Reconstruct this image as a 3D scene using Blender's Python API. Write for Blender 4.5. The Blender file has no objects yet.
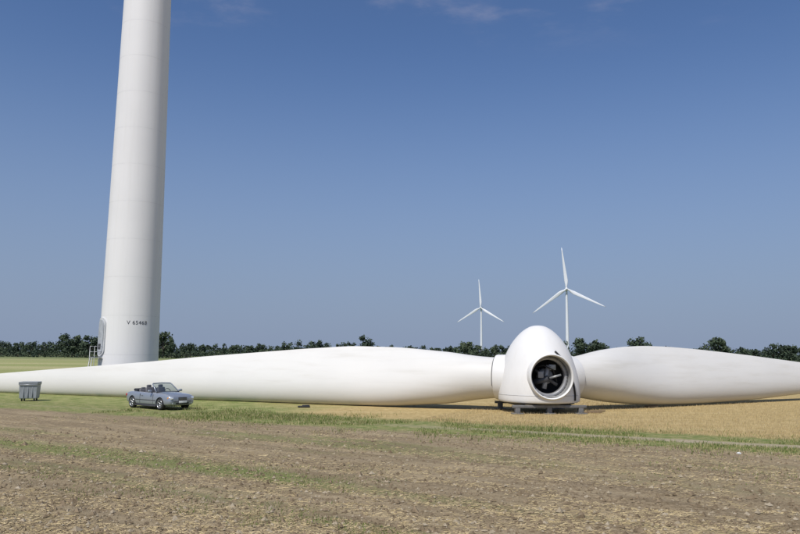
import bpy, bmesh, math, random
import numpy as np
from mathutils import Vector, Matrix
random.seed(4); rng=np.random.default_rng(7)
sc=bpy.context.scene
sc.view_settings.view_transform='Standard'; sc.view_settings.look='None'; sc.view_settings.exposure=0
R=math.radians
# ---------------------------------------------------------------- node helpers
class G:
    def __init__(s,nt): s.nt=nt
    def n(s,t,**k):
        nd=s.nt.nodes.new(t)
        for a,b in k.items(): setattr(nd,a,b)
        return nd
    def put(s,sock,v):
        if isinstance(v,bpy.types.NodeSocket): s.nt.links.new(v,sock)
        elif v is not None:
            if isinstance(v,(tuple,list)) and len(v)==3 and sock.type=='RGBA': v=(*v,1)
            sock.default_value=v
    def m(s,op,a,b=None,c=None,clamp=False):
        nd=s.n('ShaderNodeMath',operation=op,use_clamp=clamp)
        s.put(nd.inputs[0],a)
        if b is not None: s.put(nd.inputs[1],b)
        if c is not None: s.put(nd.inputs[2],c)
        return nd.outputs[0]
    def ramp(s,x,lo,hi,a=0.,b=1.):
        nd=s.n('ShaderNodeMapRange',interpolation_type='SMOOTHSTEP')
        s.put(nd.inputs[0],x)
        for i,v in enumerate((lo,hi,a,b)): s.put(nd.inputs[i+1],v)
        return nd.outputs[0]
    def mix(s,f,a,b,bt='MIX'):
        nd=s.n('ShaderNodeMix',data_type='RGBA',blend_type=bt)
        s.put(nd.inputs[0],f); s.put(nd.inputs[6],a); s.put(nd.inputs[7],b)
        return nd.outputs[2]
    def noise(s,vec,scale,detail=4,rough=.55):
        nd=s.n('ShaderNodeTexNoise')
        if vec is not None: s.nt.links.new(vec,nd.inputs['Vector'])
        nd.inputs['Scale'].default_value=scale; nd.inputs['Detail'].default_value=detail; nd.inputs['Roughness'].default_value=rough
        return nd.outputs[0]
    def xyz(s,x,y,z):
        nd=s.n('ShaderNodeCombineXYZ')
        s.put(nd.inputs[0],x); s.put(nd.inputs[1],y); s.put(nd.inputs[2],z)
        return nd.outputs[0]
def new_mat(name):
    m=bpy.data.materials.new(name); m.use_nodes=True
    g=G(m.node_tree); b=m.node_tree.nodes['Principled BSDF']
    return m,g,b
def simple(name,col,rough=.6,metal=0.,var=.12,scale=3.,spec=None,bump=0.):
    m,g,b=new_mat(name)
    co=g.n('ShaderNodeTexCoord').outputs['Object']
    nz=g.noise(co,scale,5)
    f=g.ramp(nz,.3,.7)
    g.put(b.inputs['Base Color'],g.mix(f,tuple(c*(1-var) for c in col),tuple(min(1,c*(1+var)) for c in col)))
    b.inputs['Roughness'].default_value=rough; b.inputs['Metallic'].default_value=metal
    if spec is not None: b.inputs['Specular IOR Level'].default_value=spec
    if bump>0:
        bp=g.n('ShaderNodeBump'); bp.inputs['Strength'].default_value=bump; bp.inputs['Distance'].default_value=.02
        g.put(bp.inputs['Height'],g.noise(co,scale*8,4)); g.put(b.inputs['Normal'],bp.outputs[0])
    return m
# ---------------------------------------------------------------- mesh helpers
def link(o,parent=None):
    sc.collection.objects.link(o)
    if parent is not None: o.parent=parent
    return o
def empty(name,loc=(0,0,0),rz=0):
    e=bpy.data.objects.new(name,None); e.location=loc; e.rotation_euler=(0,0,rz); e.empty_display_size=.5
    return link(e)
def mesh(name,v,f,mat=None,parent=None,smooth=False,mats=None,mi=None):
    me=bpy.data.meshes.new(name); me.from_pydata([tuple(p) for p in v],[],f); 
    for m in (mats or ([mat] if mat else [])): me.materials.append(m)
    if mi is not None: me.polygons.foreach_set('material_index',np.asarray(mi,dtype=np.int32))
    if smooth: me.polygons.foreach_set('use_smooth',[True]*len(me.polygons))
    me.update()
    return link(bpy.data.objects.new(name,me),parent)
def fast(name,V,nper,mats,mi=None,parent=None):
    n=len(V)//nper
    me=bpy.data.meshes.new(name)
    me.vertices.add(len(V)); me.vertices.foreach_set('co',np.asarray(V,dtype=np.float32).ravel())
    me.loops.add(len(V)); me.loops.foreach_set('vertex_index',np.arange(len(V),dtype=np.int32))
    me.polygons.add(n); me.polygons.foreach_set('loop_start',np.arange(n,dtype=np.int32)*nper)
    for m in mats: me.materials.append(m)
    if mi is not None: me.polygons.foreach_set('material_index',np.asarray(mi,dtype=np.int32))
    me.update(calc_edges=True); me.validate()
    return link(bpy.data.objects.new(name,me),parent)
def box(name,c,s,mat,parent=None,bev=0.,rot=(0,0,0),seg=2):
    bm=bmesh.new(); bmesh.ops.create_cube(bm,size=1)
    bmesh.ops.scale(bm,vec=s,verts=bm.verts)
    if bev>0: bmesh.ops.bevel(bm,geom=bm.edges[:],offset=bev,segments=seg,affect='EDGES',profile=.6)
    me=bpy.data.meshes.new(name); bm.to_mesh(me); bm.free(); me.materials.append(mat)
    if bev>0: me.polygons.foreach_set('use_smooth',[True]*len(me.polygons))
    o=link(bpy.data.objects.new(name,me),parent); o.location=c; o.rotation_euler=rot
    return o
def tube(name,pts,rad,mat,parent=None,seg=12,caps=True):
    pts=[Vector(p) for p in pts]; n=len(pts)
    rad=rad if isinstance(rad,(list,tuple)) else [rad]*n
    V=[];F=[]
    for i,p in enumerate(pts):
        d=(pts[min(i+1,n-1)]-pts[max(i-1,0)]).normalized()
        up=Vector((0,0,1)) if abs(d.z)<.9 else Vector((1,0,0))
        a=d.cross(up).normalized(); b=d.cross(a).normalized()
        for k in range(seg):
            t=2*math.pi*k/seg; V.append(p+a*math.cos(t)*rad[i]+b*math.sin(t)*rad[i])
    for i in range(n-1):
        for k in range(seg):
            k2=(k+1)%seg; F.append((i*seg+k,i*seg+k2,(i+1)*seg+k2,(i+1)*seg+k))
    if caps: F.append(tuple(range(seg))[::-1]); F.append(tuple((n-1)*seg+k for k in range(seg)))
    o=mesh(name,V,F,mat,parent,True)
    if caps:
        o.data.polygons[-1].use_smooth=False;o.data.polygons[-2].use_smooth=False
    return o
def lathe(name,prof,mat,parent=None,seg=64,closed=False,mtx=None):
    V=[];F=[];n=len(prof)
    for r,z in prof:
        for k in range(seg):
            t=2*math.pi*k/seg; p=Vector((r*math.cos(t),r*math.sin(t),z)); V.append(mtx@p if mtx else p)
    rng_=range(n) if closed else range(n-1)
    for i in rng_:
        j=(i+1)%n
        for k in range(seg):
            k2=(k+1)%seg; F.append((i*seg+k,i*seg+k2,j*seg+k2,j*seg+k))
    return mesh(name,V,F,mat,parent,True)
def apply_mods(o):
    bpy.context.view_layer.update()
    dg=bpy.context.evaluated_depsgraph_get()
    me=bpy.data.meshes.new_from_object(o.evaluated_get(dg)); o.modifiers.clear(); o.data=me
def cut(o,cutters):
    for c in cutters:
        m=o.modifiers.new('b','BOOLEAN'); m.operation='DIFFERENCE'; m.object=c; m.solver='EXACT'
    apply_mods(o)
    for c in cutters: bpy.data.objects.remove(c)
def fixn(o):
    bm=bmesh.new(); bm.from_mesh(o.data); bmesh.ops.recalc_face_normals(bm,faces=bm.faces); bm.to_mesh(o.data); bm.free()
def sharp(o,ang=35):
    o.data.set_sharp_from_angle(angle=R(ang))
# ---------------------------------------------------------------- value noise
_P=rng.random((256,256))
def vn(x,y):
    xi=np.floor(x).astype(int); yi=np.floor(y).astype(int); fx=x-xi; fy=y-yi
    fx=fx*fx*(3-2*fx); fy=fy*fy*(3-2*fy)
    a=_P[xi%256,yi%256];b=_P[(xi+1)%256,yi%256];c=_P[xi%256,(yi+1)%256];d=_P[(xi+1)%256,(yi+1)%256]
    return (a*(1-fx)+b*fx)*(1-fy)+(c*(1-fx)+d*fx)*fy
NX,NY=.424,.906   # field normal (v axis), rows run along (.906,-.424)
RX,RY=.52,.854    # tillage row normal
def gh(x,y):
    v=x*NX+y*NY; w=x*RX+y*RY; u=x*RY-y*RX
    h=.03*(np.sin(w*2*np.pi/1.1+vn(u*.3,w*.3)*2)*.5)+.06*(vn(x*1.7,y*1.7)-.5)+.045*(vn(x*5,y*5)-.5)
    f=np.clip((28-v)/2.5,0,1); return h*f+ .0
# ---------------------------------------------------------------- ground
def ground():
    xs=np.concatenate([-np.geomspace(6000,32,26),np.arange(-30,24,.17),np.geomspace(26,6000,26)])
    ys=np.concatenate([-np.geomspace(600,8,8),np.arange(4,9,1.),np.arange(9,34,.13),np.geomspace(35,9000,34)])
    X,Y=np.meshgrid(xs,ys); Z=gh(X,Y); nx,ny=len(xs),len(ys)
    V=np.stack([X.ravel(),Y.ravel(),Z.ravel()],1)
    idx=np.arange(nx*ny).reshape(ny,nx)
    F=np.stack([idx[:-1,:-1],idx[:-1,1:],idx[1:,1:],idx[1:,:-1]],-1).reshape(-1,4)
    me=bpy.data.meshes.new('ground'); me.from_pydata(V.tolist(),[],F.tolist())
    me.polygons.foreach_set('use_smooth',[True]*len(me.polygons))
    m,g,b=new_mat('field_soil_and_stubble')
    P=g.n('ShaderNodeNewGeometry').outputs['Position']
    sx=g.n('ShaderNodeSeparateXYZ'); g.nt.links.new(P,sx.inputs[0]); x,y=sx.outputs[0],sx.outputs[1]
    v=g.m('ADD',g.m('MULTIPLY',x,NX),g.m('MULTIPLY',y,NY))
    w=g.m('ADD',g.m('MULTIPLY',x,RX),g.m('MULTIPLY',y,RY))
    u=g.m('SUBTRACT',g.m('MULTIPLY',x,RY),g.m('MULTIPLY',y,RX))
    st=g.xyz(g.m('MULTIPLY',u,.12),w,0.)
    nA=g.noise(P,.9,6,.65); nB=g.noise(P,9.,5,.7); nS=g.noise(st,1.1,5,.6); nS2=g.noise(st,3.2,3,.6); nL=g.noise(P,.18,4)
    nF=g.noise(P,38.,3,.7)
    A=g.mix(g.ramp(nB,.32,.68),(.165,.122,.072),(.365,.285,.178))
    A=g.mix(g.ramp(nS,.38,.66,0,.6),A,(.42,.335,.21))
    A=g.mix(g.ramp(nS2,.5,.68,0,.55),A,(.17,.125,.072))
    A=g.mix(g.ramp(nF,.52,.72,0,.5),A,(.49,.41,.28))
    A=g.mix(g.ramp(nA,.5,.75,0,.4),A,(.2,.155,.09))
    A=g.mix(g.ramp(nL,.4,.62,0,.3),A,(.21,.165,.1))
    gm=g.m('MULTIPLY',g.ramp(g.noise(st,.33,4,.6),.5,.64),g.ramp(nB,.34,.58))
    gm=g.m('MULTIPLY',gm,g.ramp(x,8,-3,.35,1.))
    # green band of regrowth
    bw=g.m('ABSOLUTE',g.m('SUBTRACT',g.m('ADD',w,g.m('MULTIPLY',g.m('SUBTRACT',nA,.5),1.6)),14.4))
    band=g.m('MULTIPLY',g.m('MULTIPLY',g.ramp(bw,1.2,.2),g.ramp(x,0,-3)),g.ramp(nB,.3,.55))
    A=g.mix(g.m('MULTIPLY',gm,.7),A,(.15,.185,.055))
    A=g.mix(g.m('MULTIPLY',band,.75),A,(.16,.21,.055))
    B=g.mix(g.ramp(g.noise(P,2.2,6,.7),.38,.62),(.13,.18,.045),(.30,.28,.12))
    B=g.mix(g.ramp(nB,.45,.7,0,.5),B,(.37,.335,.17))
    tr=g.m('ABSOLUTE',g.m('SUBTRACT',g.m('ADD',v,g.m('MULTIPLY',nA,.7)),29.6))
    tm=g.m('MULTIPLY',g.ramp(tr,.8,.25),g.ramp(x,-3,9,.15,1.))
    tm=g.m('MULTIPLY',tm,g.ramp(nB,.25,.5,.6,1.))
    B=g.mix(tm,B,g.mix(g.ramp(nB,.35,.65),(.33,.275,.18),(.47,.40,.28)))
    C=g.mix(g.ramp(g.noise(P,3.5,6,.7),.35,.65),(.37,.265,.11),(.55,.42,.20))
    C=g.mix(g.ramp(g.noise(g.xyz(g.m('MULTIPLY',x,.08),y,0.),.8,4),.45,.7,0,.6),C,(.57,.455,.235))
    C=g.mix(g.ramp(nA,.5,.7,0,.4),C,(.31,.25,.11))
    C2=g.mix(g.ramp(g.noise(P,1.2,6,.7),.35,.65),(.17,.21,.06),(.34,.33,.14))
    gl=g.ramp(g.m('ADD',x,g.m('MULTIPLY',g.m('SUBTRACT',nL,.5),10.)),-9,-2)
    C=g.mix(gl,C2,C)
    D=g.mix(g.ramp(g.noise(g.xyz(g.m('MULTIPLY',x,.15),y,0.),.05,4),.4,.6),(.29,.31,.12),(.41,.385,.19))
    D=g.mix(g.ramp(nA,.4,.65,0,.35),D,(.24,.25,.1))
    C=g.mix(g.m('MULTIPLY',g.ramp(y,58,72),g.ramp(x,40,10,.5,1.)),C,D)
    C=g.mix(g.ramp(y,200,400,0,.85),C,(.14,.175,.075))
    jit=g.m('ADD',v,g.m('MULTIPLY',g.m('SUBTRACT',nA,.5),2.2))
    col=g.mix(g.ramp(jit,26.5,27.6),A,B)
    col=g.mix(g.ramp(jit,31.2,32.6),col,C)
    g.put(b.inputs['Base Color'],col); b.inputs['Roughness'].default_value=.95; b.inputs['Specular IOR Level'].default_value=.15
    bp=g.n('ShaderNodeBump'); bp.inputs['Strength'].default_value=.8; bp.inputs['Distance'].default_value=.06
    g.put(bp.inputs['Height'],g.m('ADD',g.m('MULTIPLY',nB,.7),g.m('MULTIPLY',nF,.5))); g.put(b.inputs['Normal'],bp.outputs[0])
    me.materials.append(m)
    link(bpy.data.objects.new('ground',me))
ground()
# ---------------------------------------------------------------- scatter
def blades(name,x,y,h,wid,lean,mats,mi,flat=False):
    n=len(x); z=gh(x,y); a=rng.random(n)*2*np.pi
    dx,dy=np.cos(a),np.sin(a); la=rng.random(n)*2*np.pi; l=lean*rng.random(n)*h
    b1=np.stack([x-dx*wid,y-dy*wid,z-.01],1); b2=np.stack([x+dx*wid,y+dy*wid,z-.01],1)
    t=np.stack([x+np.cos(la)*l,y+np.sin(la)*l,z+h],1)
    V=np.stack([b1,b2,t],1).reshape(-1,3)
    return fast(name,V,3,mats,mi)
def vmat(name,c1,c2,scale=1.5,rough=.8,tr=0):
    m,g,b=new_mat(name)
    P=g.n('ShaderNodeNewGeometry').outputs['Position']
    g.put(b.inputs['Base Color'],g.mix(g.ramp(g.noise(P,scale,4),.3,.7),c1,c2)); b.inputs['Roughness'].default_value=rough
    b.inputs['Specular IOR Level'].default_value=.15
    return m
straw=vmat('straw',(.42,.33,.165),(.6,.485,.28)); straw2=vmat('dull_straw',(.29,.225,.125),(.42,.335,.2))
gr1=vmat('grass_green',(.095,.15,.03),(.16,.21,.05)); gr2=vmat('grass_dry',(.32,.28,.13),(.42,.37,.2)); gr3=vmat('grass_dark',(.07,.11,.025),(.11,.15,.04))
n=110000
u=rng.uniform(-30,34,n); v=rng.normal(29.4,1.8,n)
x=.906*u+NX*v; y=-.424*u+NY*v
den=vn(x*.8,y*.8)*.5+vn(x*.25+9,y*.25)*.75
trk=(np.abs(v-29.3)<.45)&(x>3)
k=(den>.5+.2*rng.random(n))&(~trk)&(y>8); x,y=x[k],y[k]; n=len(x)
blades('verge_grass',x,y,rng.uniform(.04,.17,n)*(.6+.6*vn(x*.5,y*.5)),rng.uniform(.006,.016,n),.9,[gr1,gr2,gr3],rng.choice(3,n,p=[.42,.45,.13]))
n=130000
u=rng.uniform(-14,42,n); v=31.5+rng.random(n)**1.3*26; v=np.round(v/.16)*.16+rng.normal(0,.02,n)
x=.906*u+NX*v; y=-.424*u+NY*v; k=(x>-6+4*vn(x*.2,y*.2)*2-4); x,y=x[k],y[k]; n=len(x)
blades('stubble_stalks',x,y,rng.uniform(.05,.15,n),rng.uniform(.004,.01,n),.5,[straw,straw2],rng.choice(2,n,p=[.6,.4]))
def fieldpts(n,y0=9.5,y1=36):
    y=1/rng.uniform(1/y1,1/y0,n); x=rng.uniform(-.66,.66,n)*y; k=(x*NX+y*NY)<27.6
    return x[k],y[k]
x,y=fieldpts(90000); w=x*RX+y*RY; u=x*RY-y*RX
k=vn(u*.25,w*1.3)+.5*vn(x*2,y*2)>.55+.25*rng.random(len(x)); x,y=x[k],y[k]; n=len(x)
a=rng.normal(-.55,.9,n); L=rng.uniform(.015,.07,n); wd=rng.uniform(.002,.0045,n); tz=rng.uniform(-.15,.35,n)
z=gh(x,y)+.012
dx,dy=np.cos(a),np.sin(a)
c=np.stack([x,y,z],1); d=np.stack([dx*L,dy*L,tz*L],1); p=np.stack([-dy*wd,dx*wd,wd*.8],1)
fast('loose_straw',np.stack([c-d-p,c+d-p,c+d+p,c-d+p],1).reshape(-1,3),4,[straw,straw2],rng.choice(2,n,p=[.35,.65]))
x,y=fieldpts(80000,9.5,34); w=x*RX+y*RY; u=x*RY-y*RX
k=(vn(u*.08+3,w*.45)*.75+.35*vn(x*1.5,y*1.5)+.12*(x<0)+.4*((np.abs(w-14.4)<.9)&(x<-1))>.68+.14*rng.random(len(x))); x,y=x[k],y[k]; n=len(x)
blades('field_weeds',x,y,rng.uniform(.02,.08,n),rng.uniform(.004,.012,n),1.2,[gr1,gr3,gr2],rng.choice(3,n,p=[.55,.2,.25]))
soil=vmat('soil_clod',(.135,.1,.06),(.26,.2,.13),4); soil2=vmat('pale_clod',(.28,.23,.155),(.39,.33,.24),4)
x,y=fieldpts(20000,9.5,30); n=len(x); z=gh(x,y)
s=rng.gamma(2.,.010,n)+.01
oc=np.array([[1,0,0],[0,1,0],[-1,0,0],[0,-1,0],[0,0,.8],[0,0,-.6]],float); tri=[(0,1,4),(1,2,4),(2,3,4),(3,0,4)]
pts=oc[None]*s[:,None,None]*(1+rng.uniform(-.4,.4,(n,6,3)))
a=rng.random(n)*6.28; ca,sa=np.cos(a)[:,None],np.sin(a)[:,None]
pts=np.stack([pts[...,0]*ca-pts[...,1]*sa,pts[...,0]*sa+pts[...,1]*ca,pts[...,2]],-1)+np.stack([x,y,z+.005],1)[:,None]
V=np.concatenate([pts[:,list(t)] for t in tri],1).reshape(-1,3)
fast('soil_clods',V,3,[soil,soil2],np.repeat(rng.choice(2,n,p=[.72,.28]),4))
# ---------------------------------------------------------------- materials
def white_paint(name,base,dirt,rough=.42,axis_scale=(1,1,1),amt=.35,lowz=0.):
    m,g,b=new_mat(name)
    co=g.n('ShaderNodeTexCoord').outputs['Object']
    mp=g.n('ShaderNodeMapping'); mp.inputs['Scale'].default_value=axis_scale; g.nt.links.new(co,mp.inputs[0])
    n1=g.noise(mp.outputs[0],.8,6,.6); n2=g.noise(co,.25,3)
    c=g.mix(g.ramp(n1,.45,.8,0,amt),base,dirt)
    c=g.mix(g.ramp(n2,.4,.7,0,.3),c,tuple(k*.9 for k in base))
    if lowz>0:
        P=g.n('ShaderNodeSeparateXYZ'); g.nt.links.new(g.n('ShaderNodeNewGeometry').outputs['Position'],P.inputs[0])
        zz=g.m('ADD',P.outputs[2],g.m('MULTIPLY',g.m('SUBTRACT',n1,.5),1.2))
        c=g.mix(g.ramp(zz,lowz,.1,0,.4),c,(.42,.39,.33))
    g.put(b.inputs['Base Color'],c); g.put(b.inputs['Roughness'],g.ramp(n1,.3,.7,rough,rough+.15))
    b.inputs['Specular IOR Level'].default_value=.3
    return m
towerw=white_paint('tower_paint',(.75,.745,.735),(.6,.585,.555),.45,(3,3,.12),.3)
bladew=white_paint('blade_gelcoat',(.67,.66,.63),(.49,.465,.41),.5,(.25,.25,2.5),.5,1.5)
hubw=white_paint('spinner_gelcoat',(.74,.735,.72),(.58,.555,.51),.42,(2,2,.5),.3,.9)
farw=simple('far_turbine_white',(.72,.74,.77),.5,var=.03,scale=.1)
dark=simple('dark_rubber',(.015,.015,.017),.7)
steel=simple('galvanised_steel',(.36,.37,.38),.45,.6,scale=6)
dsteel=simple('dark_steel',(.07,.07,.075),.55,.3,scale=6)
fsteel=simple('frame_steel',(.17,.17,.17),.6,.2,scale=6)
cast=simple('hub_casting',(.30,.30,.31),.5,.2,scale=4)
wood=simple('timber_block',(.2,.14,.08),.85,scale=5,bump=.4)
# ---------------------------------------------------------------- rotor on ground
HX,HY,AX=7.85,41.,1.86
def blade_mesh(name,tab,ang,parent):
    tt=np.array([r[0] for r in tab]);zt=np.array([r[1] for r in tab]);zb=np.array([r[2] for r in tab])
    S=np.concatenate([np.linspace(tt[0],16,34),np.linspace(16.6,tt[-1],44)])
    def sm(a):
        fine=np.linspace(tt[0],tt[-1],600); ff=np.interp(fine,tt,a)
        kx=np.linspace(-1,1,31); kk=np.exp(-kx**2*4); kk/=kk.sum()
        pad=np.concatenate([2*ff[0]-ff[15:0:-1],ff,2*ff[-1]-ff[-2:-17:-1]])
        return np.interp(S,fine,np.convolve(pad,kk,'valid'))
    T,Bm=sm(zt),sm(zb)
    d=Vector((math.cos(ang),math.sin(ang),0)); nrm=Vector((d.y,-d.x,0))
    if nrm.y>0: nrm=-nrm
    K=64; V=[];F=[]
    for i,s in enumerate(S):
        ch=T[i]-Bm[i]; bl=min(1,max(0,(s-2.6)/8.)); bl=bl*bl*(3-2*bl)
        thick=(1-bl)*ch+bl*ch*(.46-.18*min(1,max(0,(s-8)/30)))
        tw=(R(15)*(1-min(1,max(0,(s-6)/30)))+R(2))*bl
        for k in range(K):
            th=2*math.pi*k/K
            cx=.5*math.cos(th); y0=.5*math.sin(th); xx=.5+cx
            sgn=1 if math.sin(th)>=0 else -1
            na=sgn*5*(.2969*math.sqrt(max(xx,0))-.126*xx-.3516*xx**2+.2843*xx**3-.1015*xx**4)
            na=na*.98+.10*bl*math.sin(math.pi*xx)
            yy=((1-bl)*y0+bl*na)*thick; zz=cx*ch
            yy2=yy*math.cos(tw)-zz*math.sin(tw)
            p=Vector((HX,HY,0))+d*s+nrm*yy2; p.z=(T[i]+Bm[i])/2+zz
            V.append(p)
    n=len(S)
    for i in range(n-1):
        for k in range(K):
            k2=(k+1)%K; F.append((i*K+k,i*K+k2,(i+1)*K+k2,(i+1)*K+k))
    F.append(tuple(range(K))); F.append(tuple((n-1)*K+k for k in range(K)))
    o=mesh(name,V,F,bladew,parent,True); fixn(o); sharp(o,50); return o
rotor=empty('wind_turbine_rotor')
L=[(1.9,2.98,.72),(2.4,2.96,.68),(3.6,3.05,.55),(5.2,3.27,.27),(8.35,3.53,.05),(11.65,3.6,.0),(15.1,3.4,.0),(18.8,3.12,.0),(22.7,2.83,.0),(26.8,2.46,.0),(31.1,2.12,.0),(35.7,1.78,.0),(40.6,1.4,.02),(45,.95,.12),(47,.6,.3)]
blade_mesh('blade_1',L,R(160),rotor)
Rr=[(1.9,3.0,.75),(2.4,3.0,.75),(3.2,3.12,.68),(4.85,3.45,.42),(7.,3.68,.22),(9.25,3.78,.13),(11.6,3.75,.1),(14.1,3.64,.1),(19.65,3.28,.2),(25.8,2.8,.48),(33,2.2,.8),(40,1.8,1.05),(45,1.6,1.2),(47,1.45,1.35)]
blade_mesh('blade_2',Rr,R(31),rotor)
H0=Matrix.Translation((HX,HY,0))
outer=[(2.14,.56),(2.24,.62),(2.27,.95),(2.25,1.4),(2.17,1.95),(2.03,2.5),(1.87,3.0),(1.67,3.45),(1.43,3.85),(1.13,4.22),(.8,4.52),(.46,4.72),(.2,4.79),(.012,4.80)]
def refine(pr,k=3):
    a=np.array(pr); out=[]
    for i in range(len(a)-1):
        p0=a[max(i-1,0)];p1=a[i];p2=a[i+1];p3=a[min(i+2,len(a)-1)]
        for j in range(k):
            s=j/k; out.append(tuple(.5*((2*p1)+(-p0+p2)*s+(2*p0-5*p1+4*p2-p3)*s*s+(-p0+3*p1-3*p2+p3)*s**3)))
    out.append(tuple(a[-1])); return [(max(r,.012),z) for r,z in out]
outer=refine(outer)
inner=[(max(r-.09,.006),z-.06 if r<1.75 else z) for r,z in outer][::-1]
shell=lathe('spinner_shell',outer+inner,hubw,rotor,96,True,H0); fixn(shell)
def along(ang,z=AX):
    d=Vector((math.cos(ang),math.sin(ang),0)); up=Vector((0,0,1)); a=up.cross(d)
    return Matrix(((a.x,up.x,d.x,HX),(a.y,up.y,d.y,HY),(a.z,up.z,d.z,z),(0,0,0,1)))
OP=R(-83)
cyl=lathe('c',[(.001,.5),(1.215,.5),(1.215,4),(.001,4)],None,None,64,False,along(OP,1.98))
bm=bmesh.new(); bm.from_mesh(cyl.data); bmesh.ops.remove_doubles(bm,verts=bm.verts,dist=.01); bmesh.ops.recalc_face_normals(bm,faces=bm.faces); bm.to_mesh(cyl.data); bm.free()
cut(shell,[cyl]); shell.data.polygons.foreach_set('use_smooth',[True]*len(shell.data.polygons)); sharp(shell,35)
o=lathe('opening_collar',[(1.21,1.5),(1.23,2.26),(1.21,2.33),(1.17,2.35),(1.13,2.33),(1.11,2.26),(1.11,1.5)],hubw,rotor,72,True,along(OP,1.98)); sharp(o,50)
for i,(a) in enumerate((R(160),R(31))):
    o=lathe('blade_cuff_%d'%(i+1),[(1.28,1.2),(1.28,2.30),(1.25,2.38),(1.17,2.40),(1.10,2.40),(1.10,1.2)],hubw,rotor,64,True,along(a,1.86)); sharp(o,50)
    lathe('blade_seal_%d'%(i+1),[(1.168,2.3),(1.168,2.45),(1.12,2.45),(1.12,2.3)],simple('seal_grey',(.12,.12,.12)),rotor,64,True,along(a,1.86))
M=along(OP,1.98)
inn=simple('hub_interior_shade',(.02,.02,.022),.7)  # near-black colour paints in the darkness inside the hub
wall=simple('hub_inner_wall',(.30,.30,.295),.6,scale=2)
lathe('hub_inner_wall',[(1.10,2.2),(1.10,.9)],wall,rotor,64,False,M)
lathe('hub_back_wall',[(1.10,.9),(.95,.6),(.01,.5)],inn,rotor,48,False,M)
lathe('bearing_ring',[(1.095,1.75),(.95,1.75),(.91,1.7),(.91,1.45),(1.095,1.45)],cast,rotor,64,True,M)
for k in range(36):
    t=2*math.pi*k/36; p0=M@Vector((1.02*math.cos(t),1.02*math.sin(t),1.75)); p1=M@Vector((1.02*math.cos(t),1.02*math.sin(t),1.81))
    tube('bearing_bolt_%d'%(k+1),[p0,p1],.025,steel,rotor,6)
Q=lambda a,b,c:M@Vector((a,b,c))
tube('pitch_cylinder',[Q(-.75,-.35,1.2),Q(.05,-.1,1.6)],.17,dsteel,rotor)
tube('pitch_rod',[Q(.1,-.08,1.6),Q(.7,.1,1.75)],.06,steel,rotor)
tube('pitch_crosshead',[Q(-.15,-.65,1.4),Q(.1,.6,1.45)],.13,cast,rotor)
tube('crosshead_arm',[Q(-.6,.35,1.3),Q(.55,-.45,1.5)],.09,dsteel,rotor)
tube('hose',[Q(-.6,.5,1.3),Q(-.2,.6,1.6),Q(.3,.35,1.7),Q(.55,-.3,1.5)],.035,dark,rotor,8)
lathe('main_shaft_flange',[(.42,.9),(.42,1.25),(.3,1.3),(.01,1.3)],cast,rotor,32,False,M)
box('control_box',Q(.35,.5,1.3),(.38,.3,.3),steel,rotor,.02)
box('valve_block',Q(-.35,.1,1.45),(.3,.25,.35),cast,rotor,.02)
oz=np.array([p[1] for p in outer][::1]); orr=np.array([p[0] for p in outer])
sp=[]
for az,z in ((-70,3.35),(-66,3.2),(-61,3.0),(-57,2.75),(-53,2.5),(-50,2.2),(-48,1.9),(-46,1.6),(-45,1.3),(-44,1.0),(-44,.7)):
    r=float(np.interp(z,oz[2:],orr[2:]))+.05
    sp.append((HX+r*math.cos(R(az)),HY+r*math.sin(R(az)),z))
tube('lifting_strap',sp,.05,dark,rotor,8)
seamg=simple('seam',(.5,.5,.5))
r,z=2.276,.95
lathe('shell_seam',[(r,z),(r,z+.03),(r-.03,z+.03),(r-.03,z)],seamg,rotor,96,True,H0)
# transport frame
fr=empty('transport_frame',(HX,HY,0),R(7))
for i,(cx,cy) in enumerate(((-1.75,-1.75),(1.75,-1.75),(-1.75,1.75),(1.75,1.75),(0,-1.75))):
    box('leg_%d'%(i+1),(cx,cy,.17),(.26,.26,.34),fsteel,fr,.01)
    box('foot_pad_%d'%(i+1),(cx,cy,.03),(.6,.5,.05),fsteel,fr,.005)
for i,s in enumerate((-1,1)):
    box('beam_long_%d'%(i+1),(0,s*1.82,.4),(4.1,.14,.14),fsteel,fr,.01)
    box('beam_cross_%d'%(i+1),(s*1.3,0,.4),(.16,3.48,.12),fsteel,fr,.01)
lathe('adapter_ring',[(1.5,.47),(1.95,.47),(1.95,.6),(1.5,.6)],dsteel,fr,48,True)
for i,(cx,cy) in enumerate(((2.6,-1.2),(3.1,-.6))):
    box('ground_board_%d'%(i+1),(cx,cy,.04+.03*i),(1.1,.3,.06),wood,fr,.01,(0,0,.3*i))
def stack(x,y,rz,n=2):
    e=empty('timber_block',(x,y,0),rz)
    for i in range(n): box('plank_%d'%(i+1),(0,.02*i,.06+.115*i),(.9,.3,.11),wood,e,.01,(0,0,.08*i))
stack(HX+.857*8.5+.4,HY+.515*8.5-.4,R(31),1)
e=empty('folded_tarpaulin',(-5.5,42.4,0),.2)
box('fold_1',(0,0,.05),(.7,.35,.09),dark,e,.04); box('fold_2',(.12,.03,.12),(.4,.25,.06),dsteel,e,.025,(0,0,.2))
e=empty('white_bag',(11.0,23.8,gh(np.array([11.0]),np.array([23.8]))[0]))
bmx=bmesh.new(); bmesh.ops.create_icosphere(bmx,subdivisions=3,radius=.07)
for vv in bmx.verts: vv.co*=1+.35*(random.random()-.5); vv.co.z*=.6
me=bpy.data.meshes.new('bag'); bmx.to_mesh(me); bmx.free(); me.materials.append(simple('bag_white',(.65,.65,.62))); ob=link(bpy.data.objects.new('crumpled_bag',me),e); ob.location=(0,0,.04)
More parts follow.
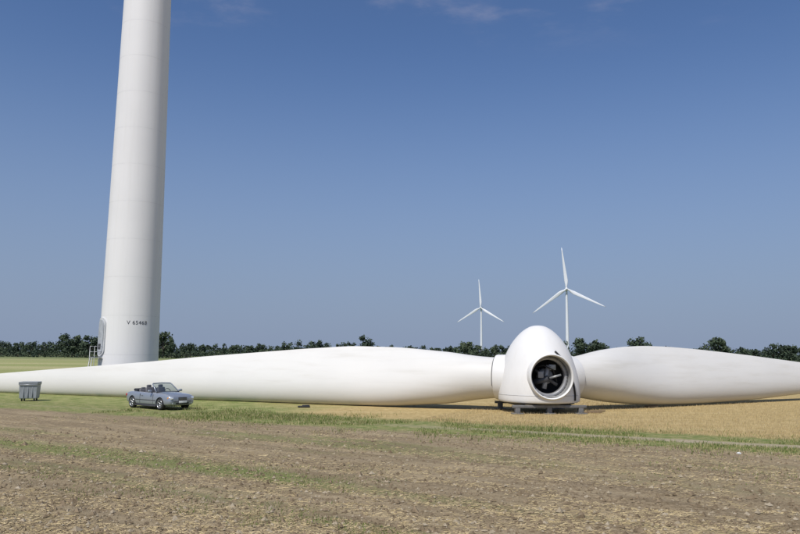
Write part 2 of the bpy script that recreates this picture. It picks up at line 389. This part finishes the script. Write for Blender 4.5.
# ---------------------------------------------------------------- tower
TX,TY=-20.68,55.5
tw=empty('wind_turbine_tower',(TX,TY,0))
def tr_(z): return 2.19-(2.19-1.18)*z/82
pr=[(2.22,0),(2.22,.25)]+[(tr_(z),z) for z in np.linspace(.26,82,60)]
lathe('tower_shell',pr,towerw,tw,128)
seam=simple('weld_seam',(.64,.635,.63),.5)
for i,z in enumerate((2.9,5.8,8.7,11.6,14.5,17.4,20.3,23.2,26.1,29)):
    r=tr_(z)+.003
    lathe('weld_ring_%d'%(i+1),[(r,z),(r,z+.015)],seam,tw,128)
lathe('tower_foundation',[(.1,.12),(2.6,.12),(2.7,.0)],simple('concrete',(.4,.39,.37),.9,scale=2),tw,64)
DA=R(-138)
def tp(ang,r,z): return Vector((r*math.cos(ang),r*math.sin(ang),z))
def patch(name,a0,hw,z0,z1,off,mat,rounded=.35):
    V=[];F=[]; r=2.16; pts=[]
    for cx,cz,s in ((hw-rounded,z1-rounded,0),(-hw+rounded,z1-rounded,90),(-hw+rounded,z0+rounded,180),(hw-rounded,z0+rounded,270)):
        for k in range(7):
            t=R(s+k*15); pts.append((cx+rounded*math.cos(t),cz+rounded*math.sin(t)))
    n=len(pts)
    for o in (off,off-.12):
        for px,pz in pts: V.append(tp(a0+px/r,tr_(pz)+o,pz))
    V.append(tp(a0,tr_(z1)+off,(z0+z1)/2))
    for k in range(n):
        k2=(k+1)%n; F.append((k,k2,n+k2,n+k)); F.append((k,k2,2*n))
    return mesh(name,V,F,mat,tw,False)
patch('door_frame',DA,.62,2.8,5.65,.09,simple('door_frame_grey',(.56,.57,.58),.5),.5)
patch('door_leaf',DA,.48,2.93,5.5,.12,simple('door_leaf_grey',(.40,.42,.45),.5),.42)
patch('door_vent',DA,.22,3.3,3.7,.14,dsteel,.05)
dd=tp(DA,1,0); sd=Vector((-dd.y,dd.x,0))
def P(a,b,z): return dd*a+sd*b+Vector((0,0,z))
box('platform',P(2.5,0,2.7),(.6,1.0,.05),steel,tw,0,(0,0,DA))
for s in (-1,1):
    tube('platform_post_%d'%(s+2),[P(2.75,s*.48,0),P(2.75,s*.48,3.5)],.022,steel,tw,8)
    for z in (3.1,3.5): tube('guard_rail_%d_%d'%(s+2,int(z*10)),[P(2.25,s*.48,z),P(2.75,s*.48,z)],.018,steel,tw,8)
    tube('ladder_stringer_%d'%(s+2),[P(2.8,s*.25,2.68),P(3.1,s*.25,0)],.035,steel,tw,6)
for i in range(10):
    f=(i+.5)/10; tube('rung_%d'%(i+1),[P(2.8+.3*f,-.25,2.68*(1-f)),P(2.8+.3*f,.25,2.68*(1-f))],.02,steel,tw,6)
cu=bpy.data.curves.new('serial_text','FONT'); cu.body='V 65468'; cu.size=.40; cu.align_x='CENTER'; cu.space_character=1.1
to=link(bpy.data.objects.new('serial_text',cu)); bpy.context.view_layer.update()
me=bpy.data.meshes.new_from_object(to.evaluated_get(bpy.context.evaluated_depsgraph_get())); bpy.data.objects.remove(to)
bm=bmesh.new(); bm.from_mesh(me); bmesh.ops.subdivide_edges(bm,edges=[e for e in bm.edges if e.calc_length()>.1],cuts=3)
TA=R(-57)
for vv in bm.verts:
    z=5.15+vv.co.y; vv.co=tp(TA+vv.co.x/2.12,tr_(z)+.012,z)
bm.to_mesh(me); bm.free(); me.materials.append(simple('lettering',(.05,.05,.06),.6)); link(bpy.data.objects.new('serial_number',me),tw)
# ---------------------------------------------------------------- far turbines
def turbine(x,y,h,Rb,angs,yaw):
    e=empty('wind_turbine',(x,y,0),yaw)
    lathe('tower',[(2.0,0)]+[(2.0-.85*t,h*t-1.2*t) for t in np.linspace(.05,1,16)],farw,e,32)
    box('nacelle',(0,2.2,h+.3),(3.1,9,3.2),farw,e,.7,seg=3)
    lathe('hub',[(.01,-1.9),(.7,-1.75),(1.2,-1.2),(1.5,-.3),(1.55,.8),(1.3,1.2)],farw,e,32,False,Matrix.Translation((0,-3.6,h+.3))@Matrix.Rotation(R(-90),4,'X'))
    for i,a in enumerate(angs):
        V=[];F=[];K=16
        st=[(1,1.0,1.0),(3,1.05,1.0),(6,1.6,.7),(9,2.0,.45),(14,1.8,.33),(20,1.5,.25),(28,1.15,.17),(36,.85,.1),(42,.55,.06),(Rb,.15,.03)]
        ca,sa=math.cos(R(a)),math.sin(R(a))
        for s,c,t in st:
            tw_=R(14)*(1-s/Rb)
            for k in range(K):
                th=2*math.pi*k/K; cc=c*math.cos(th)+(-.25*c if s>5 else 0); yy=t*math.sin(th)
                c2=cc*math.cos(tw_)-yy*math.sin(tw_); y2=cc*math.sin(tw_)+yy*math.cos(tw_)
                V.append((ca*s-sa*c2,-3.8+y2-.0008*s*s,h+.3+sa*s+ca*c2))
        for j in range(len(st)-1):
            for k in range(K):
                k2=(k+1)%K; F.append((j*K+k,j*K+k2,(j+1)*K+k2,(j+1)*K+k))
        F.append(tuple((len(st)-1)*K+k for k in range(K)))
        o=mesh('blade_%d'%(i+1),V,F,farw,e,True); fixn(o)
turbine(184,792,76,46,(96,216,334),R(-10))
turbine(132,1165,79,46,(93,211,329),R(-22))
# ---------------------------------------------------------------- treeline
prof=[(-400,12),(-150,14),(0,12),(30,12),(50,13),(65,18),(90,17),(110,13),(150,14),(165,22),(180,12),(230,11),(270,12),(300,15),(320,15),(345,12),(365,20),(377,11),(430,10),(460,14),(490,11),(520,13),(580,18),(600,17),(620,10),(640,21),(655,12),(690,9),(715,21),(735,11),(760,11),(780,15),(800,12),(1000,13),(1250,12)]
px=np.array([p[0] for p in prof]);ph=np.array([p[1] for p in prof])
leafV=[];leafM=[];trV=[];trF=[]
def tree(x,y,h,w,nl,low=.15,big=1.):
    tone=rng.normal(-.2,.55)
    def limb(p,q,r0,r1):
        b=len(trV); d=(Vector(q)-Vector(p)).normalized(); a=d.cross(Vector((.3,1,.2))).normalized(); c=d.cross(a)
        for pt,r in ((Vector(p),r0),(Vector(q),r1)):
            for k in range(5):
                t=k*1.2566; trV.append(pt+a*math.cos(t)*r+c*math.sin(t)*r)
        for k in range(5):
            k2=(k+1)%5; trF.append((b+k,b+k2,b+5+k2,b+5+k))
    limb((x,y,-.2),(x+rng.normal(0,.2),y,h*.6),h*.028,h*.012)
    nlobe=rng.integers(8,14)
    lob=[]
    for i in range(nlobe):
        a=rng.random()*6.28; rr=w*.36*math.sqrt(rng.random()); zz=h*rng.uniform(low,.82); sh=1-max(0,(zz/h-.6))*1.5
        c=np.array([x+math.cos(a)*rr*sh,y+math.sin(a)*rr*sh,zz]); r=w*rng.uniform(.13,.26)
        lob.append((c,r)); limb((x,y,h*.3),tuple(c),h*.01,h*.004)
    lob.append((np.array([x+rng.normal(0,w*.1),y,h*.85]),h*.14))
    per=int(nl/len(lob))
    for c,r in lob:
        d=rng.normal(size=(per,3)); d/=np.linalg.norm(d,axis=1)[:,None]; rad=r*rng.uniform(.4,1.12,per)
        p=c+d*rad[:,None]*np.array([1,1,.85]); p[:,2]=np.maximum(p[:,2],.3)
        s=rng.uniform(.25,.7,per)*(h/11)**.5*big
        a=rng.normal(size=(per,3)); a/=np.linalg.norm(a,axis=1)[:,None]; b=np.cross(a,d+rng.normal(0,.4,(per,3))); b/=np.linalg.norm(b,axis=1)[:,None]+1e-6
        a*=s[:,None]; b*=s[:,None]*.8
        leafV.append(np.stack([p-a-b*.4,p+a*.2-b,p+a+b*.5,p-a*.3+b],1).reshape(-1,3))
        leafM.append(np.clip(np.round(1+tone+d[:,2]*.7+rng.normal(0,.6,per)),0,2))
X=-430.
while X<1230:
    D=rng.uniform(400,520); pxh=np.interp(X,px,ph)*rng.uniform(.62,1.03)
    h=3.1+pxh*D/725; w=h*rng.uniform(.7,1.2)
    tree((X-400)/725*D,D,h,w,420)
    X+=w*725/D*rng.uniform(.35,.85)
for X,hh,wf in ((66,18,1.1),(76,17,1),(90,17,1.1),(164,21.5,1.),(318,14,1.1),(365,19.5,.9),(468,14,1.1),(583,18,1),(600,17,1.),(640,20.5,1.),(716,21,.95),(722,17,1),(776,15,1.2),(790,13,1.2)):
    D=390; h=3.1+hh*D/725; tree((X-400)/725*D,D,h,h*wf,1000)
X=-400.
while X<1200:
    D=rng.uniform(560,700); h=3.1+rng.uniform(5,9)*D/725; tree((X-400)/725*D,D,h,h*1.5,260,.05,1.5); X+=h*725/D*.6
X=-420.
while X<1220:
    D=rng.uniform(375,400); h=rng.uniform(2.5,5.); tree((X-400)/725*D,D,h,h*2.2,170,.02,1.2); X+=h*1.3*725/D*.6
t1=vmat('foliage_dark_hazed',(.034,.05,.036),(.046,.064,.046),.2); t2=vmat('foliage_mid_hazed',(.048,.07,.045),(.064,.088,.057),.2); t3=vmat('foliage_light_hazed',(.066,.09,.054),(.088,.112,.065),.2)  # distance haze is baked into the leaf colours as a bluish tint
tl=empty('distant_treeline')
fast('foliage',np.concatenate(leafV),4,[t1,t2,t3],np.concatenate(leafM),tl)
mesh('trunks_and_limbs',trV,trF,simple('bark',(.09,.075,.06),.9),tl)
# ---------------------------------------------------------------- waste container
cx=(33.5-400)/725*46
wc=empty('waste_container',(cx,46,0),R(12))
gp=simple('grey_plastic',(.25,.27,.29),.55,scale=4)
V=[];F=[]
for z,a,b in ((.16,.46,.38),(.2,.48,.40),(1.0,.52,.44),(1.04,.55,.47),(1.1,.55,.47)):
    V+=[(-a,-b,z),(a,-b,z),(a,b,z),(-a,b,z)]
for i in range(4):
    for k in range(4): F.append((i*4+k,i*4+(k+1)%4,i*4+4+(k+1)%4,i*4+4+k))
F.append((3,2,1,0)); F.append((16,17,18,19)); mesh('bin_body',V,F,gp,wc)
box('bin_lid',(0,.0,1.15),(1.12,.96,.09),simple('lid_plastic',(.22,.24,.26),.5),wc,.03)
for i,x0 in enumerate((-.25,0,.25)): box('front_rib_%d'%(i+1),(x0,-.43,.6),(.05,.05,.72),gp,wc,.01,(R(-3),0,0))
for i,(a,b) in enumerate(((-.36,-.28),(.36,-.28),(-.36,.28),(.36,.28))):
    tube('wheel_%d'%(i+1),[(a-.03,b,.09),(a+.03,b,.09)],.09,dark,wc,16)
    box('fork_%d'%(i+1),(a,b,.14),(.09,.06,.06),steel,wc)
tube('handle_bar',[(-.5,-.5,1.02),(.5,-.5,1.02)],.02,steel,wc,8)
# ---------------------------------------------------------------- convertible
car=empty('parked_convertible_car',(-13.45,41.,0),R(-38))
paint,g,b=new_mat('car_paint'); b.inputs['Metallic'].default_value=.4; b.inputs['Roughness'].default_value=.3; b.inputs['Coat Weight'].default_value=.5
g.put(b.inputs['Base Color'],g.mix(g.noise(g.n('ShaderNodeTexCoord').outputs['Object'],1.5,4),(.29,.32,.37),(.35,.38,.43)))
st=[(-2.16,.60,.42,.68,.76),(-2.12,.72,.34,.76,.86),(-1.95,.80,.26,.82,.93),(-1.6,.85,.22,.85,.96),(-1.3,.87,.2,.86,.965),(-.7,.88,.19,.86,.95),(0,.885,.19,.85,.94),(.6,.885,.19,.85,.94),(.95,.88,.19,.835,.93),(1.35,.875,.2,.82,.91),(1.75,.86,.22,.79,.875),(2.0,.82,.24,.75,.83),(2.13,.76,.27,.69,.775),(2.19,.66,.32,.60,.68)]
V=[];F=[]
for x,hw,zb,zs,zt in st:
    half=[(0,zb),(.6*hw,zb),(.92*hw,zb+.02),(.99*hw,zb+.13),(1.0*hw,zb+(zs-zb)*.5),(.985*hw,zs-.12),(.955*hw,zs),(.86*hw,zs+(zt-zs)*.55),(.5*hw,zt),(0,zt+.015)]
    ring=[(x,y,z) for y,z in half]+[(x,-y,z) for y,z in half[-2:0:-1]]
    V+=ring
n=len(ring)
for i in range(len(st)-1):
    for k in range(n): k2=(k+1)%n; F.append((i*n+k,(i+1)*n+k,(i+1)*n+k2,i*n+k2))
F.append(tuple(range(n))); F.append(tuple((len(st)-1)*n+k for k in range(n))[::-1])
body=mesh('body',V,F,paint,car,True); fixn(body)
m=body.modifiers.new('s','SUBSURF'); m.levels=2; m.render_levels=2; apply_mods(body)
cs=[]
for wx in (-1.32,1.34):
    for s in (-1,1):
        c=tube('c',[(wx,s*.55,.32),(wx,s*1.2,.32)],.37,dark,car,40); fixn(c); cs.append(c)
cs.append(box('c',(-.28,0,.95),(1.75,1.42,.9),dark,car,.08))
bpy.context.view_layer.update()
cut(body,cs); body.data.polygons.foreach_set('use_smooth',[True]*len(body.data.polygons)); sharp(body,32)
interior=simple('car_interior',(.05,.05,.055),.7); leather=simple('seat_leather',(.11,.11,.12),.5)
box('interior_floor',(-.28,0,.45),(1.72,1.38,.06),interior,car)
box('dashboard',(.5,0,.86),(.26,1.34,.16),interior,car,.05)
rim=simple('alloy',(.5,.51,.53),.3,.8)
glass=bpy.data.materials.new('windscreen_glass'); glass.use_nodes=True; nt=glass.node_tree; nt.nodes.clear(); g=G(nt)
tb=g.n('ShaderNodeBsdfTransparent'); tb.inputs[0].default_value=(.62,.68,.68,1); gb=g.n('ShaderNodeBsdfGlossy'); gb.inputs['Roughness'].default_value=.03; mx=g.n('ShaderNodeMixShader'); mx.inputs[0].default_value=.16
nt.links.new(tb.outputs[0],mx.inputs[1]); nt.links.new(gb.outputs[0],mx.inputs[2]); ou=g.n('ShaderNodeOutputMaterial'); nt.links.new(mx.outputs[0],ou.inputs[0])
rimd=simple('rim_dark',(.12,.12,.13),.4,.6)
for i,(wx,s) in enumerate(((-1.32,-1),(-1.32,1),(1.34,-1),(1.34,1))):
    Mx=Matrix.Translation((wx,s*.76,.32))@Matrix.Rotation(R(-90*s),4,'X')
    lathe('tyre_%d'%(i+1),[(.2,-.1),(.29,-.1),(.32,-.06),(.322,.05),(.3,.1),(.22,.105),(.2,.08)],dark,car,32,True,Mx)
    lathe('rim_%d'%(i+1),[(.215,.1),(.2,.085),(.19,.02),(.01,.02)],rimd,car,32,False,Mx)
    for k in range(5):
        t=k*2*math.pi/5; tube('spoke_%d_%d'%(i+1,k),[Mx@Vector((.03*math.cos(t),.03*math.sin(t),.07)),Mx@Vector((.2*math.cos(t),.2*math.sin(t),.075))],.027,rim,car,6)
    lathe('hubcap_%d'%(i+1),[(.06,.05),(.055,.095),(.01,.1)],rim,car,16,False,Mx)
    lathe('rim_lip_%d'%(i+1),[(.22,.06),(.222,.11),(.2,.11),(.19,.06)],rim,car,32,True,Mx)
wb,wt,zb_,zt_,hb,ht=.80,.18,.92,1.38,.72,.6
fr_=[(wb,-hb,zb_),(wt+.05,-ht,zt_-.03),(wt,-ht+.06,zt_),(wt-.02,0,zt_+.02),(wt,ht-.06,zt_),(wt+.05,ht,zt_-.03),(wb,hb,zb_)]
tube('windscreen_frame',fr_,.03,paint,car,8)
tube('windscreen_base',[(wb,-hb,zb_),(wb+.07,0,zb_+.015),(wb,hb,zb_)],.022,dark,car,8)
mesh('windscreen_pane',[(wb,-hb,zb_),(wb+.07,0,zb_+.01),(wb,hb,zb_),(wt+.02,ht-.02,zt_-.01),(wt,0,zt_+.01),(wt+.02,-ht+.02,zt_-.01)],[(0,1,4,5),(1,2,3,4)],glass,car,True)
hl=simple('headlamp_glass',(.75,.77,.8),.08,.5,.03); amber=simple('indicator_amber',(.7,.3,.05),.2); red=simple('tail_red',(.4,.02,.02),.2)
for s in (-1,1):
    tag='l' if s>0 else 'r'
    box('seat_cushion_'+tag,(-.05,s*.37,.6),(.52,.5,.16),leather,car,.05)
    box('seat_back_'+tag,(-.38,s*.37,.86),(.16,.48,.58),leather,car,.06,(0,R(-14),0))
    box('headrest_'+tag,(-.47,s*.37,1.2),(.1,.27,.18),leather,car,.04,(0,R(-10),0))
    box('rear_headrest_'+tag,(-1.08,s*.33,1.06),(.1,.26,.14),leather,car,.04)
    box('mirror_'+tag,(.56,s*.98,.99),(.12,.2,.13),paint,car,.04)
    tube('mirror_arm_'+tag,[(.6,s*.84,.9),(.58,s*.93,.96)],.025,dark,car,6)
    box('headlamp_'+tag,(2.08,s*.58,.645),(.16,.32,.14),hl,car,.03,(0,R(-8),s*R(-20)))
    box('indicator_'+tag,(2.0,s*.765,.645),(.14,.05,.1),amber,car,.02,(0,0,s*R(-30)))
    box('tail_lamp_'+tag,(-2.07,s*.66,.7),(.12,.22,.13),red,car,.03,(0,0,s*R(22)))
    box('fog_lamp_'+tag,(2.13,s*.56,.37),(.06,.16,.07),hl,car,.02,(0,0,s*R(-16)))
    box('side_trim_'+tag,(0,s*.885,.5),(1.9,.02,.035),interior,car,.006)
    box('door_handle_'+tag,(-.3,s*.885,.73),(.18,.03,.03),rim,car,.008)
    for i,x0 in enumerate((.72,-.52)): box('door_gap_%s_%d'%(tag,i),(x0,s*.869,.57),(.01,.03,.48),dark,car)
    box('sill_'+tag,(0,s*.84,.2),(2.0,.1,.07),interior,car,.02)
box('rear_bench',(-1.0,0,.8),(.16,1.2,.5),leather,car,.06,(0,R(-12),0))
box('folded_soft_top',(-1.33,0,.995),(.42,1.3,.13),simple('soft_top_cloth',(.025,.027,.035),.9),car,.06)
box('grille',(2.175,0,.60),(.06,.52,.17),dark,car,.02,(0,R(-6),0))
box('grille_surround',(2.165,0,.695),(.07,.58,.025),rim,car,.008,(0,R(-6),0))
for i in range(3): box('grille_bar_%d'%i,(2.207,0,.555+.04*i),(.012,.48,.01),rim,car)
box('lower_intake',(2.16,0,.37),(.08,.8,.09),dark,car,.02)
box('bumper_strip',(2.15,0,.475),(.12,1.1,.03),interior,car,.012)
box('number_plate',(2.225,0,.45),(.015,.5,.11),simple('plate_white',(.8,.8,.78),.4),car,.003)
box('rear_plate',(-2.165,0,.6),(.02,.5,.11),simple('plate_white2',(.8,.8,.78),.4),car,.003)
lathe('steering_wheel',[(.17,-.012),(.19,-.012),(.19,.012),(.17,.012)],dark,car,24,True,Matrix.Translation((.25,.37,.92))@Matrix.Rotation(R(65),4,'Y'))
# ---------------------------------------------------------------- light
EL,AZ=53,207
az=R(AZ); el=R(EL)
sd_=Vector((math.sin(az)*math.cos(el),math.cos(az)*math.cos(el),math.sin(el)))
sl=bpy.data.lights.new('sun','SUN'); sl.energy=3.9; sl.angle=R(.5); sl.color=(1,.95,.875)
so=link(bpy.data.objects.new('sun',sl)); so.rotation_euler=sd_.to_track_quat('Z','Y').to_euler()
wd=bpy.data.worlds.new('World'); sc.world=wd; wd.use_nodes=True; g=G(wd.node_tree)
bg=wd.node_tree.nodes['Background']; sky=g.n('ShaderNodeTexSky',sky_type='NISHITA')
sky.sun_disc=False; sky.sun_elevation=el; sky.sun_rotation=az; sky.altitude=0; sky.air_density=1.; sky.dust_density=1.0; sky.ozone_density=2.5
tc=g.n('ShaderNodeTexCoord').outputs['Generated']
sx=g.n('ShaderNodeSeparateXYZ'); g.nt.links.new(tc,sx.inputs[0])
mp=g.n('ShaderNodeMapping'); mp.inputs['Scale'].default_value=(1.,1.,3.2); g.nt.links.new(tc,mp.inputs[0])
cl=g.ramp(g.noise(mp.outputs[0],3.6,7,.62),.50,.8,0,.5)
cl=g.m('MULTIPLY',cl,g.ramp(sx.outputs[2],.38,.46))
col=g.mix(1.,sky.outputs[0],(.88,1.04,1.30),'MULTIPLY')
col=g.mix(g.ramp(sx.outputs[2],.44,-.03,0,.95),col,(3.15,3.95,5.65))
col=g.mix(cl,col,(6.4,6.0,7.0))
g.put(bg.inputs[0],col); bg.inputs[1].default_value=.08
# ---------------------------------------------------------------- camera
cam=bpy.data.cameras.new('camera'); cam.sensor_width=36; cam.lens=32.4; cam.clip_end=20000; cam.clip_start=.1
co=link(bpy.data.objects.new('camera',cam))
co.matrix_world=Matrix.Translation((0,0,3.1))@Matrix.Rotation(R(90+6.93),4,'X')@Matrix.Rotation(R(.5),4,'Z')
sc.camera=co
